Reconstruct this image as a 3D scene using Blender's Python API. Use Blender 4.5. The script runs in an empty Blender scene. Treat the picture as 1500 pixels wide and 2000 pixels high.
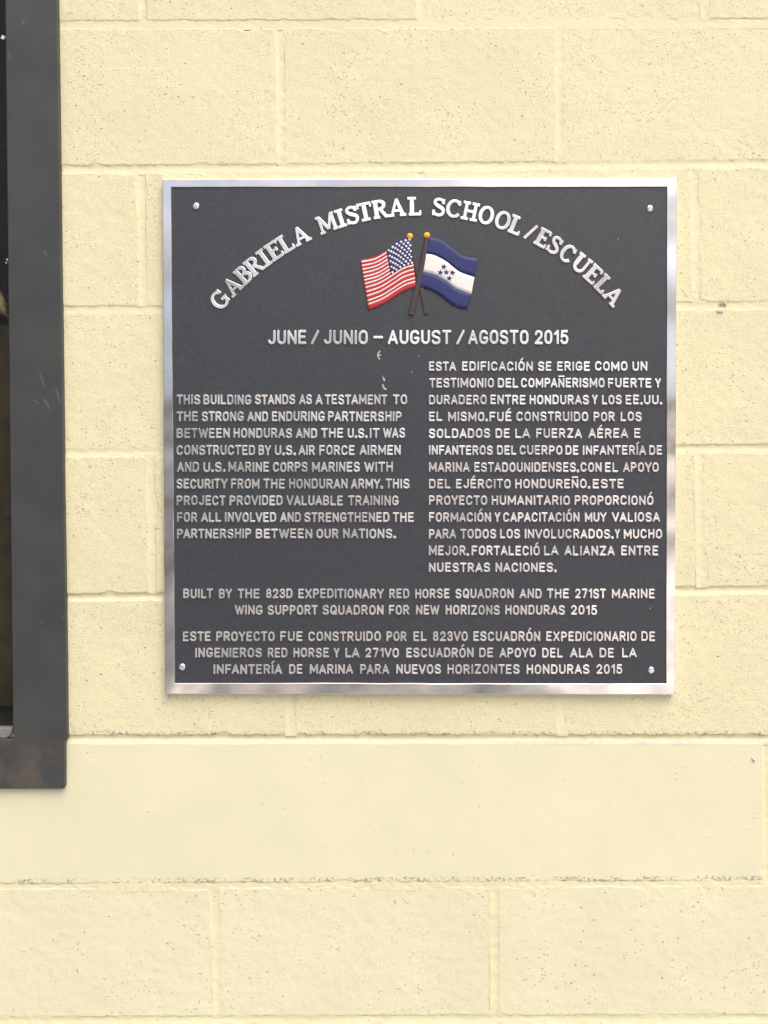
import bpy, math, random
import numpy as np
from mathutils import Vector
random.seed(4)

# ------------------------------------------------------------------ camera, world, sun, exposure
scene = bpy.context.scene
PITCH = math.radians(-0.75)
D, CZ, FPX = 1.358, 1.50, 1833.0
cam_d = bpy.data.cameras.new("camera"); cam = bpy.data.objects.new("camera", cam_d)
scene.collection.objects.link(cam); scene.camera = cam
cam.location = (0, -D, CZ); cam.rotation_euler = (math.radians(90) + PITCH, 0, 0)
cam_d.sensor_fit = 'VERTICAL'; cam_d.sensor_height = 36.0; cam_d.sensor_width = 27.0
cam_d.lens = FPX / 2000 * 36.0
cam_d.clip_start = 0.05; cam_d.clip_end = 600
SUN_EL, SUN_AZ = math.radians(60), math.radians(150)      # azimuth clockwise from +Y (north)
world = bpy.data.worlds.new("World"); scene.world = world; world.use_nodes = True
wn = world.node_tree; bg = wn.nodes['Background']
sky = wn.nodes.new('ShaderNodeTexSky'); sky.sky_type = 'NISHITA'; sky.sun_disc = False
sky.sun_elevation = SUN_EL; sky.sun_rotation = SUN_AZ; sky.dust_density = 7.0; sky.air_density = 0.85; sky.ozone_density = 0.6
wn.links.new(sky.outputs[0], bg.inputs[0]); bg.inputs[1].default_value = 0.13
sd = bpy.data.lights.new("sun", 'SUN'); sun = bpy.data.objects.new("sun", sd); scene.collection.objects.link(sun)
sd.energy = 1.5; sd.angle = math.radians(70); sd.color = (1.0, 0.93, 0.82)
sdir = Vector((math.sin(SUN_AZ) * math.cos(SUN_EL), math.cos(SUN_AZ) * math.cos(SUN_EL), math.sin(SUN_EL)))
sun.rotation_euler = (-sdir).to_track_quat('-Z', 'Y').to_euler()
scene.view_settings.view_transform = 'Standard'; scene.view_settings.look = 'None'
scene.view_settings.exposure = 0.31; scene.view_settings.gamma = 1.0

# ------------------------------------------------------------------ measuring: photo point -> point on a plane parallel to the wall
def at(px, py, y=0.0):
    dx, dz = (px - 750) / FPX, (1000 - py) / FPX
    c, s = math.cos(PITCH), math.sin(PITCH)
    dy, dzz = c - s * dz, s + c * dz
    t = (y + D) / dy
    return (dx * t, CZ + dzz * t)
PXM = D / FPX                                            # metres per photo pixel on the wall

# ------------------------------------------------------------------ helpers
def link(o, parent=None):
    scene.collection.objects.link(o)
    if parent: o.parent = parent
    return o
def mesh_obj(name, V, F, mats, parent=None, smooth=True, fm=None):
    me = bpy.data.meshes.new(name)
    V = np.asarray(V, dtype=float)
    me.from_pydata(V.tolist(), [], [tuple(int(i) for i in f) for f in F]); 
    if not isinstance(mats, (list, tuple)): mats = [mats]
    for m in mats: me.materials.append(m)
    if fm is not None: me.polygons.foreach_set('material_index', np.asarray(fm, dtype=np.int32))
    me.polygons.foreach_set('use_smooth', [smooth] * len(me.polygons)); me.update()
    return link(bpy.data.objects.new(name, me), parent)
def thing(name, label, cat, loc=(0, 0, 0)):
    o = bpy.data.objects.new(name, None); link(o); o.location = loc
    o['label'] = label; o['category'] = cat; o.empty_display_size = 0.05
    return o

_rs = np.random.RandomState(11); _T = _rs.rand(256, 256) * 2 - 1
def vnoise(x, z, seed=0):
    x = np.asarray(x, float) + seed * 17.37; z = np.asarray(z, float) + seed * 9.13
    xi, zi = np.floor(x).astype(int), np.floor(z).astype(int); fx, fz = x - xi, z - zi
    fx = fx * fx * (3 - 2 * fx); fz = fz * fz * (3 - 2 * fz)
    g = lambda a, b: _T[a % 256, b % 256]
    return (g(xi, zi) * (1 - fx) + g(xi + 1, zi) * fx) * (1 - fz) + (g(xi, zi + 1) * (1 - fx) + g(xi + 1, zi + 1) * fx) * fz
def fbm(x, z, scale, octv=3, seed=0):
    r = 0; a = 1; t = 0
    for i in range(octv):
        r = r + a * vnoise(np.asarray(x) * scale * 2 ** i, np.asarray(z) * scale * 2 ** i, seed + i); t += a; a *= .55
    return r / t
def sstep(a, b, x):
    t = np.clip((x - a) / (b - a), 0, 1); return t * t * (3 - 2 * t)

# ------------------------------------------------------------------ materials
def new_mat(name):
    m = bpy.data.materials.new(name); m.use_nodes = True
    return m, m.node_tree, m.node_tree.nodes['Principled BSDF']
class N:
    def __init__(s, nt): s.t = nt
    def add(s, typ, **k):
        n = s.t.nodes.new(typ)
        for a, v in k.items():
            if a.startswith('_'): setattr(n, a[1:], v)
        return n
    def l(s, a, b): s.t.links.new(a, b)
    def coord(s): return s.t.nodes.new('ShaderNodeTexCoord').outputs['Object']
    def noise(s, vec, scale, detail=3, rough=.55):
        n = s.t.nodes.new('ShaderNodeTexNoise'); n.inputs['Scale'].default_value = scale
        n.inputs['Detail'].default_value = detail; n.inputs['Roughness'].default_value = rough; s.l(vec, n.inputs['Vector']); return n.outputs[0]
    def voro(s, vec, scale):
        n = s.t.nodes.new('ShaderNodeTexVoronoi'); n.inputs['Scale'].default_value = scale; s.l(vec, n.inputs['Vector']); return n
    def map(s, v, a, b, c=0, d=1):
        n = s.t.nodes.new('ShaderNodeMapRange'); n.interpolation_type = 'SMOOTHSTEP'
        for i, q in enumerate((a, b, c, d)): n.inputs[i + 1].default_value = q
        s.l(v, n.inputs[0]); return n.outputs[0]
    def math(s, op, a, b=None):
        n = s.t.nodes.new('ShaderNodeMath'); n.operation = op
        for i, q in enumerate((a, b)):
            if q is None: continue
            if isinstance(q, (int, float)): n.inputs[i].default_value = q
            else: s.l(q, n.inputs[i])
        return n.outputs[0]
    def mix(s, f, a, b):
        n = s.t.nodes.new('ShaderNodeMix'); n.data_type = 'RGBA'
        if isinstance(f, (int, float)): n.inputs[0].default_value = f
        else: s.l(f, n.inputs[0])
        for i, q in ((6, a), (7, b)):
            if isinstance(q, tuple): n.inputs[i].default_value = (*q, 1)
            else: s.l(q, n.inputs[i])
        return n.outputs[2]
    def bump(s, h, strength, dist, prev=None):
        n = s.t.nodes.new('ShaderNodeBump'); n.inputs['Strength'].default_value = strength; n.inputs['Distance'].default_value = dist
        s.l(h, n.inputs['Height'])
        if prev is not None: s.l(prev, n.inputs['Normal'])
        return n.outputs[0]

WALL_C = (0.762, 0.730, 0.490)
Z_J5 = at(750, 1446)[1]
def wall_paint(name, pits, grain, stain=True, WALL_C=WALL_C, edge=None):
    m, nt, p = new_mat(name); n = N(nt); co = n.coord()
    # pinholes where the paint bridged over or missed the pores of the block
    v = n.voro(co, 260); v.feature = 'F1'
    sx = nt.nodes.new('ShaderNodeSeparateColor'); n.l(v.outputs['Color'], sx.inputs[0])
    rad = n.map(sx.outputs[0], 1 - pits * .9, 1.0, 0.0, 0.32)
    hole = n.math('LESS_THAN', v.outputs['Distance'], rad)
    soft = n.math('SUBTRACT', rad, v.outputs['Distance'])
    hole_s = n.map(soft, -0.05, 0.12, 0, 1)
    keep = n.map(rad, 0.02, 0.06, 0, 1)
    patch = n.map(n.noise(co, 11, 2), 0.40, 0.60, 0.05, 1)
    hole_s = n.math('MULTIPLY', n.math('MULTIPLY', hole_s, keep), patch)
    v2 = n.voro(co, 90); sx2 = nt.nodes.new('ShaderNodeSeparateColor'); n.l(v2.outputs['Color'], sx2.inputs[0])
    r2 = n.map(sx2.outputs[1], .90, 1, 0, .16)
    h2 = n.math('MULTIPLY', n.map(n.math('SUBTRACT', r2, v2.outputs['Distance']), -.02, .06, 0, 1), n.map(r2, .01, .04, 0, 1))
    holes = n.math('MAXIMUM', hole_s, n.math('MULTIPLY', h2, min(1, pits * 4)))
    tone = n.map(n.noise(co, 5.5, 3), .3, .7, 0, 1)
    c = n.mix(tone, tuple(q * .97 for q in WALL_C), tuple(q * 1.03 for q in WALL_C))
    c = n.mix(n.map(n.noise(co, 260, 3, .65), .38, .68, 0, .24 if pits > .5 else .07), c, (0.58, 0.49, 0.28))
    fl = n.map(n.noise(co, 380, 2, .6), .57, .68, 0, 1)
    fl = n.math('MULTIPLY', fl, n.map(n.noise(co, 13, 3), .36, .62, .1, 1))
    c = n.mix(n.math('MULTIPLY', fl, pits * .8), c, (0.33, 0.29, 0.17))
    if stain:
        sp = nt.nodes.new('ShaderNodeSeparateXYZ'); n.l(co, sp.inputs[0])
        dz = n.math('SUBTRACT', Z_J5 - .0010, sp.outputs[2])
        band = n.math('MULTIPLY', n.map(dz, -.002, .0015, 0, 1), n.math('SUBTRACT', 1.0, n.map(dz, .002, .009, 0, 1)))
        xr = n.map(sp.outputs[0], .02, .33, .15, 1)
        band = n.math('MULTIPLY', n.math('MULTIPLY', band, xr), n.map(n.noise(co, 30, 5, .75), .36, .60, 0, .55))
        c = n.mix(band, c, (0.40, 0.37, 0.40))
    if edge:                                              # crumbled pores the paint left open along a block's lower arris
        (xa, za), (xb, zb) = at(200, edge[0]), at(1400, edge[1]); kk = (zb - za) / (xb - xa)
        sp2 = nt.nodes.new('ShaderNodeSeparateXYZ'); n.l(co, sp2.inputs[0])
        dd = n.math('SUBTRACT', n.math('SUBTRACT', sp2.outputs[2], n.math('MULTIPLY', sp2.outputs[0], kk)), za - kk * xa)
        zone = n.math('MULTIPLY', n.map(dd, .0022, .0040, 0, 1), n.math('SUBTRACT', 1.0, n.map(dd, edge[2] * .55, edge[2], 0, 1)))
        cr = n.math('MULTIPLY', n.map(n.noise(co, 210, 3, .6), .50, .60, 0, 1), n.map(n.noise(co, 24, 2), .38, .56, .1, 1))
        cr = n.math('MULTIPLY', cr, zone)
        c = n.mix(n.math('MULTIPLY', cr, .38), c, (0.28, 0.25, 0.16)); holes = n.math('MAXIMUM', holes, cr)
    c = n.mix(n.math('MULTIPLY', holes, .26), c, (0.22, 0.19, 0.11))
    n.l(c, p.inputs['Base Color']); p.inputs['Roughness'].default_value = .62
    p.inputs['Specular IOR Level'].default_value = .3
    b = n.bump(n.noise(co, 330, 3, .6), grain, .0016)
    b = n.bump(n.noise(co, 28, 3, .5), .12, .003, b)
    b = n.bump(holes, .9, -.0012, b)
    n.l(b, p.inputs['Normal']); return m
M_BLOCK_LOW = wall_paint("painted_block_bounce_tint", .40, .24, WALL_C=(0.750, 0.734, 0.525))  # paler, less yellow: bounced light low on the wall put into the colour
M_BLOCK = wall_paint("painted_block", .60, .42, edge=(1443, 1443, .0125))
M_MORTAR = wall_paint("painted_mortar", .06, .18)
M_BEAM = wall_paint("painted_smooth_render", .035, .09, WALL_C=(0.750, 0.734, 0.530), edge=(1730, 1725, .0125))  # smooth render; its paler tone also has the low bounced light in it

def polished(name, rough, col=(0.93, 0.91, 0.905), wav=1.0):
    m, nt, p = new_mat(name); n = N(nt); co = n.coord()
    p.inputs['Metallic'].default_value = 1
    n.l(n.mix(n.map(n.noise(co, 14, 3), .3, .7), tuple(q * .93 for q in col), col), p.inputs['Base Color'])
    n.l(n.map(n.noise(co, 25, 3), .3, .7, rough * .75, rough * 1.3), p.inputs['Roughness'])
    b = n.bump(n.noise(co, 8, 1, .3), wav, .012)
    b = n.bump(n.noise(co, 500, 2), .03, .0004, b)
    n.l(b, p.inputs['Normal']); return m
M_METAL = polished("sanded_aluminium", .30)
M_RIM = polished("polished_aluminium_border", .20)

def paint(name, col, rough=.5, bump=.2, scale=500, var=.12, spec=.5, bd=.0006):
    m, nt, p = new_mat(name); n = N(nt); co = n.coord()
    n.l(n.mix(n.map(n.noise(co, scale * .3, 3), .3, .7), tuple(q * (1 - var) for q in col), tuple(min(1, q * (1 + var)) for q in col)), p.inputs['Base Color'])
    p.inputs['Roughness'].default_value = rough; p.inputs['Specular IOR Level'].default_value = spec
    n.l(n.bump(n.noise(co, scale, 3), bump, bd), p.inputs['Normal']); return m
M_FIELD = paint("charcoal_leatherette_paint", (0.041, 0.047, 0.058), .42, .35, 1000, .14, .5, .0009)
M_RED = paint("red_enamel", (0.50, 0.018, 0.030), .4)
M_WHITE = paint("white_enamel", (0.82, 0.80, 0.79), .35, var=.03)
M_BLUE = paint("blue_enamel", (0.015, 0.025, 0.135), .6)
M_GOLD = paint("golden_enamel", (0.80, 0.46, 0.04), .35)
M_POLE = paint("dark_brown_enamel", (0.055, 0.042, 0.040), .4)
M_SPLAT = paint("dried_cement_splash", (0.42, 0.42, 0.40), .8)

wl_z = at(64, 1541)[1]
def frame_mat():
    m, nt, p = new_mat("grey_steel_paint"); n = N(nt); co = n.coord()
    c = n.mix(n.map(n.noise(co, 14, 4), .35, .65), (0.041, 0.046, 0.049), (0.053, 0.057, 0.057))
    sp = nt.nodes.new('ShaderNodeSeparateXYZ'); n.l(co, sp.inputs[0])
    low = n.map(sp.outputs[2], at(0, 1500)[1] - wl_z, at(0, 1380)[1] - wl_z, 1, 0)                 # brown dust left on the bottom corner
    dust = n.math('MULTIPLY', n.map(n.noise(co, 22, 4, .6), .42, .64, 0, .35), low)
    c = n.mix(dust, c, (0.16, 0.125, 0.09))
    mp = nt.nodes.new('ShaderNodeMapping'); mp.inputs['Rotation'].default_value = (0, .6, 0); mp.inputs['Scale'].default_value = (60, 1, 16); n.l(co, mp.inputs[0])
    scr = n.map(n.noise(mp.outputs[0], 1.0, 3, .6), .69, .76, 0, .5)
    c = n.mix(scr, c, (0.20, 0.21, 0.22))
    n.l(c, p.inputs['Base Color']); p.inputs['Roughness'].default_value = .48
    n.l(n.bump(n.noise(co, 300, 3), .15, .0006), p.inputs['Normal']); return m
M_FRAME = frame_mat()

# ------------------------------------------------------------------ ground
def sheet(name, x0, x1, y0, y1, z, mat):
    o = mesh_obj(name, [(x0, y0, z), (x1, y0, z), (x1, y1, z), (x0, y1, z)], [(0, 1, 2, 3)], mat); o['kind'] = 'structure'; return o
sheet("ground", -250, 250, -250, 250, 0, paint("dry_earth", (0.145, 0.15, 0.155), .95, .5, 3, .3, .1, .02))
sheet("walkway", -30, 30, -2.4, -0.0, 0.004, paint("concrete_floor", (0.33, 0.325, 0.32), .85, .3, 8, .15, .2, .004))
sheet("reflector_right", 1.3, 26, -60, -2.4, 0.006, paint("reflector_pale", (0.84, 0.80, 0.76), .85, .3, 4, .06, .2, .004))  # unseen pale sheet, added to brighten the reflection in the plaque's lower right
sheet("reflector_strip", -1.15, -.55, -60, -2.4, 0.006, paint("reflector_strip_pale", (0.76, 0.70, 0.65), .85, .3, 4, .06, .2, .004))  # unseen pale strip, added to give the lower border a bright reflection

# ------------------------------------------------------------------ block wall
wall = thing("block_wall", "cream painted concrete block wall behind the dark metal plaque", "wall"); wall['kind'] = 'thing'
# bed joints: photo height at x=200 and x=1400; head joints: photo x at the top and the bottom of the course
BED = [(48, 44), (330, 320), (605, 597), (884, 876), (1166, 1153), (1443, 1443), (1730, 1725), (1993, 1989)]
def bedline(i):
    n = len(BED)
    if 0 <= i < n: a, b = BED[i]
    elif i < 0: a, b = BED[0][0] + i * 279, BED[0][1] + i * 279
    else: a, b = BED[-1][0] + (i - n + 1) * 272, BED[-1][1] + (i - n + 1) * 272
    (xa, za), (xb, zb) = at(200, a), at(1400, b)
    k = (zb - za) / (xb - xa)
    return za - k * xa, k                                 # z = z0 + k x
HEAD = {0: [(279, 279), (822, 822), (1380, 1379)], 1: [(547, 550), (1094, 1094)], 2: [(276, 280), (820, 820), (1356, 1361)],
        3: [(556, 558), (1096, 1096)], 4: [(294, 298), (830, 830), (1366, 1371)], 5: [(566, 568), (1096, 1098)],
        6: [(-140, -140), (1497, 1498)], 7: [(418, 427), (967, 968)]}
WX0, WX1 = -2.55, 2.05
OPEN_R = at(64, 800)[0]; OPEN_L = OPEN_R - 1.20           # window opening in courses -1..5
OPEN_TOP_COURSE = -1
DEEP = {5: 1.15, 6: .3, 0: .12, 1: .42, 2: .30, 3: .42, 4: .7, 7: .4}
JW = 0.0028
def heads(i):
    """x limits (top, bottom) of the joints of course i (below bed i-1, above bed i)"""
    if i in HEAD:
        zt, zb = bedline(i - 1)[0], bedline(i)[0]
        L = [(at(a, 500)[0] , at(b, 500)[0]) for a, b in HEAD[i]]
        L = []
        for a, b in HEAD[i]:
            pa = bedpix(i - 1); pb = bedpix(i)
            L.append((at(a, pa)[0], at(b, pb)[0]))
    else:
        off = .406 * (.25 if i % 2 else .75); L = [(-.5 + off, -.5 + off)]
    step = .4065
    while min(L[0]) - step > WX0: L.insert(0, (L[0][0] - step, L[0][1] - step))
    while max(L[-1]) + step < WX1: L.append((L[-1][0] + step, L[-1][1] + step))
    return L
def bedpix(i):
    n = len(BED)
    if i < 0: return BED[0][0] + i * 279
    if i >= n: return BED[-1][0] + (i - n + 1) * 272
    return sum(BED[i]) / 2
# course i lies between bed i-1 (above) and bed i (below)
COURSES = list(range(-3, 12))
def axis(a, b, fine, coarse, edge=.010):
    L = b - a
    if L < 2.5 * edge: return np.linspace(0, 1, max(3, int(L / fine)))
    n1 = int(edge / fine); e = np.linspace(0, edge, n1 + 1)[:-1]
    n2 = max(2, int((L - 2 * edge) / coarse)); mid = np.linspace(edge, L - edge, n2 + 1)
    return np.concatenate([e, mid, L - e[::-1]]) / L
mort_V, mort_F = [], []; mcount = 0
def add_mortar(X, Y, Z):
    global mcount
    nz, nx = X.shape
    mort_V.append(np.stack([X, Y, Z], -1).reshape(-1, 3))
    a = (np.arange(nz - 1)[:, None] * nx + np.arange(nx - 1)[None, :]).ravel() + mcount
    mort_F.append(np.stack([a, a + nx, a + nx + 1, a + 1], -1)); mcount += nz * nx
def rough_surface(X, Z, smoothness=1.0):
    return .0009 * fbm(X, Z, 9, 3, 3) * 1.0 + .0004 * fbm(X, Z, 120, 2, 7) * smoothness
def block(x0t, x0b, x1t, x1b, i, visible):
    zt0, kt = bedline(i - 1); zb0, kb = bedline(i)
    beam = (i == 6)
    fine, coarse = (.0014, .0036) if visible else (.005, .04)
    w = max(x1t, x1b) - min(x0t, x0b)
    U, Vv = np.meshgrid(axis(0, w, fine, coarse), axis(0, .2, fine, coarse))
    jt = JW * (1.25 if i - 1 == 5 else 1) ; jb = JW
    if visible == 1 and i == 6: jb = .001
    if i == 7: jt = .001
    hw = .0022 if beam else JW
    xl = (x0t + (x0b - x0t) * Vv) + hw; xr = (x1t + (x1b - x1t) * Vv) - hw
    X = xl + (xr - xl) * U
    ZT = zt0 + kt * X - jt; ZB = zb0 + kb * X + jb
    Z = ZT + (ZB - ZT) * Vv
    d = np.minimum(np.minimum(X - xl, xr - X), np.minimum(ZT - Z, Z - ZB))
    soft = 1.0 + .5 * float(vnoise(i * 3.1, x0t * 5.3, 2))
    rag = .0016 * fbm(X, Z, 170, 3, 21 + i) + .0022 * np.clip(fbm(X, Z, 45, 2, 31 + i) - .25, 0, 1) * 3
    crumble = np.clip(fbm(X, Z, 30, 2, 51) - .05, 0, 1)
    if i == 5: rag = rag + .0020 * np.clip(fbm(X, Z, 120, 3, 41) + .1, 0, 1) * (Z - ZB < .012)
    if beam: rag = rag * np.where(Z - ZB < .02, 1.4, .35)
    e = sstep(-.0004, .0034, d - np.clip(rag, -.001, .0045))
    fillin = np.clip(.55 + 1.1 * fbm(X, Z, 7, 2, 63), 0, 1) if i != 5 else 1.0
    out = .0003 * (hash((i, round(x0t, 3))) % 7 - 3)
    surf = out * .5 + rough_surface(X, Z, .25 if beam else 1.0)
    dep = (1 - e) * .0045 * (.45 + .55 * fillin) 
    Y = -surf + dep
    nz, nx = X.shape
    V = np.stack([X, Y, Z], -1).reshape(-1, 3)
    a = (np.arange(nz - 1)[:, None] * nx + np.arange(nx - 1)[None, :]).ravel()
    F = np.stack([a, a + nx, a + nx + 1, a + 1], -1)
    # sides and back, so the block is a closed body
    ring = list(range(nx)) + [r * nx + nx - 1 for r in range(1, nz)] + [(nz - 1) * nx + c for c in range(nx - 2, -1, -1)] + [r * nx for r in range(nz - 2, 0, -1)]
    back = V[ring].copy(); back[:, 1] = .14; nV = len(V); V = np.vstack([V, back])
    Fl = F.tolist(); m = len(ring)
    for q in range(m): Fl.append((ring[q], ring[(q + 1) % m], nV + (q + 1) % m, nV + q))
    Fl.append(tuple(nV + q for q in range(m - 1, -1, -1)))
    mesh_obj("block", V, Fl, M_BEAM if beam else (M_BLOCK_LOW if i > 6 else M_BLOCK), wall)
vx0, vx1 = at(-40, 0)[0], at(1540, 0)[0]
for i in COURSES:
    vis = 0 <= i <= 8
    H = heads(i); E = [(WX0, WX0)] + H + [(WX1, WX1)]
    for (at_, ab), (bt, bb) in zip(E[:-1], E[1:]):
        if bt - at_ < .03: continue
        if -1 <= i <= 5:
            if at_ >= OPEN_L - .02 and bt <= OPEN_R + .02: continue
            if at_ < OPEN_R and bt > OPEN_R and at_ > OPEN_L: at_, ab = OPEN_R - JW, OPEN_R - JW
            elif at_ < OPEN_L and bt > OPEN_L and bt < OPEN_R: bt, bb = OPEN_L + JW, OPEN_L + JW
            elif at_ < OPEN_L and bt > OPEN_R:
                block(at_, ab, OPEN_L + JW, OPEN_L + JW, i, False); at_, ab = OPEN_R - JW, OPEN_R - JW
            if bt - at_ < .03: continue
        block(at_, ab, bt, bb, i, 1 if (vis and bt > vx0 and at_ < vx1) else 0)
    # head joints
    for (a, b) in H:
        if -1 <= i <= 5 and OPEN_L - .0 < a < OPEN_R: continue
        zt0, kt = bedline(i - 1); zb0, kb = bedline(i)
        v = np.linspace(0, 1, 140 if vis else 8); u = np.linspace(-1, 1, 10)
        U, Vv = np.meshgrid(u, v); xc = a + (b - a) * Vv
        X = xc + U * .0085; Z = (zt0 + kt * X - .0042) * (1 - Vv) + (zb0 + kb * X + .0042) * Vv
        X = X + .0007 * fbm(0 * Z + a * 9, Z, 14, 2, 103)
        fill = .0003 + .0007 * fbm(X, Z, 14, 2, 77)
        Y = fill + .0007 * (1 - np.clip(U * 1.3, -1, 1) ** 2) + .0005 * fbm(X, Z, 120, 2, 80)
        if i == 6: Y = Y + .0008
        Y = Y - .0009 * fbm(X, Z, 9, 3, 3)
        add_mortar(X, Y, Z)
# bed joints
for i in COURSES[:-1]:
    z0, k = bedline(i)
    vis = -1 <= i <= 8
    for (xa, xb) in ([(WX0, OPEN_L), (OPEN_R, WX1)] if -1 <= i <= 4 else [(WX0, WX1)]):
        X, U = np.meshgrid(np.linspace(xa, xb, int((xb - xa) / (.002 if vis else .05)) + 2), np.linspace(1, -1, 12))
        Z = z0 + k * X + U * .0088 + .0011 * fbm(X, 0 * X + i, 9, 3, 101)
        dp = DEEP.get(i, .9)
        Y = .0009 * min(1, dp * .8) + .0022 * dp * (1 - np.clip(U * 1.5 - .15, -1, 1) ** 2) + .0005 * fbm(X, Z, 110, 2, 91) + .0010 * dp * fbm(X, Z, 10, 2, 95)
        Y = np.where(Y < .0004, .0004, Y)
        Y = Y - .0009 * fbm(X, Z, 9, 3, 3)
        if i == 6: Y = .0004 - .0006 * fbm(X, Z, 140, 3, 97)
        add_mortar(X, Y, Z)
mo = mesh_obj("mortar", np.vstack(mort_V), np.vstack(mort_F), M_MORTAR, wall)

# ------------------------------------------------------------------ window with grey steel frame
win = thing("window", "dark grey steel window frame set in the cream wall left of the plaque", "window", (at(64, 1541)[0] - .6, 0, at(64, 1541)[1])); win['kind'] = 'thing'
wl = Vector(win.location)
def loc(V): return [(v[0] - wl.x, v[1] - wl.y, v[2] - wl.z) for v in V]
def prism(poly, y0, y1, bev=.0012):
    """poly: (x,z) counter-clockwise seen from the camera; front at y0 with a small rounded arris"""
    n = len(poly); cx = sum(p[0] for p in poly) / n; cz = sum(p[1] for p in poly) / n
    def inset(d):
        out = []
        for k in range(n):
            p0, p1, p2 = Vector(poly[k - 1]), Vector(poly[k]), Vector(poly[(k + 1) % n])
            e1, e2 = (p1 - p0).normalized(), (p2 - p1).normalized()
            n1, n2 = Vector((-e1.y, e1.x)), Vector((-e2.y, e2.x))
            b = (n1 + n2); b = b / max(.3, (1 + n1.dot(n2)))
            out.append(p1 + b * d)
        return out
    rings = [(y1, 0), (y0 + bev, 0), (y0 + bev * .35, bev * .3), (y0, bev)]
    V, F = [], []
    for y, d in rings: V += [(p[0], y, p[1]) for p in inset(d)]
    for r in range(len(rings) - 1):
        for k in range(n):
            a, b = r * n + k, r * n + (k + 1) % n
            F.append((a, a + n, b + n, b)[::-1])
    F.append(tuple(range((len(rings) - 1) * n, len(rings) * n))); F.append(tuple(range(n - 1, -1, -1)))
    return V, F
FY = -.009
zt = at(0, -560)[1]
def fx(px, py): return at(px, py, FY)
c_br = fx(126.5, 1541); c_b2 = fx(126, 1446); c_b3 = fx(131, 1441); c_tr = fx(112, 0)
slope = (c_tr[0] - c_b3[0]) / (c_tr[1] - c_b3[1])
top_r = (c_b3[0] + slope * (zt - c_b3[1]), zt)
i_b = fx(25.5, 1444); i_t = fx(10, 0); sl2 = (i_t[0] - i_b[0]) / (i_t[1] - i_b[1]); top_i = (i_b[0] + sl2 * (zt - i_b[1]), zt)
rc = .004
LX = OPEN_L - .05
frame = [(LX, c_br[1]), (c_br[0] - rc, c_br[1]), (c_br[0] - rc * .3, c_br[1] + rc * .3), (c_br[0], c_br[1] + rc), c_b2, (c_b3[0] - .001, c_b2[1] + .0015), c_b3, top_r, top_i, i_b, (LX + .075, i_b[1]), (LX + .075, zt), (LX, zt)]
V, F = prism(frame, FY, .03); mesh_obj("frame", loc(V), F, M_FRAME, win, smooth=False)
V, F = prism([(LX, zt + .0003), (top_r[0], zt + .0003), (top_r[0], zt + .09), (LX, zt + .09)], FY, .03); mesh_obj("top_rail", loc(V), F, M_FRAME, win, smooth=False)
gm, gnt, gp = new_mat("window_glass"); gp.inputs['Base Color'].default_value = (.9, .93, .92, 1); gp.inputs['Transmission Weight'].default_value = 1
gp.inputs['Roughness'].default_value = .02; gp.inputs['IOR'].default_value = 1.12
V, F = prism([(LX + .06, i_b[1] - .02), (i_b[0] + .012, i_b[1] - .02), (top_i[0] + .006, zt + .02), (LX + .06, zt + .02)], .010, .014, .0003)
mesh_obj("pane", loc(V), F, gm, win, smooth=False)
# things just inside the pane
def inbox(name, x0, x1, z0, z1, y0, y1, mat, bev=.002):
    V, F = prism([(x0, z0), (x1, z0), (x1, z1), (x0, z1)], y0, y1, bev); return mesh_obj(name, loc(V), F, mat, win, smooth=False)
iy = .05
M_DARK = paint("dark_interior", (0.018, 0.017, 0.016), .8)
M_BOARD = paint("brown_board", (0.050, 0.036, 0.018), .7, var=.25, scale=60)
b0 = at(-20, 633, iy)[1]; b1 = at(-20, 1381, iy)[1]
inbox("board", LX + .08, OPEN_R - .005, b1, b0, iy, iy + .02, M_BOARD)
inbox("inner_rail", LX + .08, OPEN_R - .005, at(0, 1460, iy)[1], b1 - .001, iy + .01, iy + .03, paint("dark_olive", (0.035, 0.035, 0.022), .8))
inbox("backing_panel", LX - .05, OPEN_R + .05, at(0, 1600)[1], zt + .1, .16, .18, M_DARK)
# grey bracket at the foot of the pane
gx = at(24, 1430, -.004); gz0 = at(0, 1443, -.004)[1]; gz1 = at(0, 1421, -.004)[1]
poly = [(gx[0] - .11, gz0 + .001), (gx[0] - .010, gz0), (gx[0] - .004, gz0 + .003), (gx[0], gz0 + .010), (gx[0], gz1), (gx[0] - .11, gz1 - .001)]
V, F = prism(poly, -.004, .008, .002); mesh_obj("bracket", loc(V), F, paint("grey_bracket_paint", (0.20, 0.20, 0.22), .4), win, smooth=False)
# latch, dark, beside the stile
lx = at(17, 990, .0); V, F = prism([(lx[0] - .006, at(0, 1008)[1]), (at(24, 0)[0] + .003, at(0, 1011)[1]), (at(24, 0)[0] + .003, at(0, 977)[1]), (lx[0] - .004, at(0, 980)[1])], -.002, .008, .001)
mesh_obj("latch", loc(V), F, M_DARK, win, smooth=False)
# tan woven bundle leaning behind the pane
def bundle():
    V, F = [], []; y = .040
    p0 = [at(-120, 470, y), at(-60, 505, y), at(-20, 545, y), at(4, 574, y), at(16, 597, y), at(19, 622, y)]
    p1 = [at(-130, 560, y), at(-70, 575, y), at(-40, 590, y), at(-10, 606, y), at(6, 615, y), at(19, 623, y)]
    ns = 9
    for j, (a, b) in enumerate(zip(p0, p1)):
        for k in range(ns):
            t = k / (ns - 1); r = math.sin(math.pi * t) * .010 + (.0012 if k % 2 else 0)
            V.append((a[0] + (b[0] - a[0]) * t, y - r, a[1] + (b[1] - a[1]) * t))
    for j in range(len(p0) - 1):
        for k in range(ns - 1):
            a = j * ns + k; F.append((a, a + 1, a + ns + 1, a + ns))
    return mesh_obj("woven_strap", loc(V), F, paint("tan_weave", (0.26, 0.20, 0.12), .8, .8, 400, .5, .2, .002), win, smooth=True)
bundle()
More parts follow.
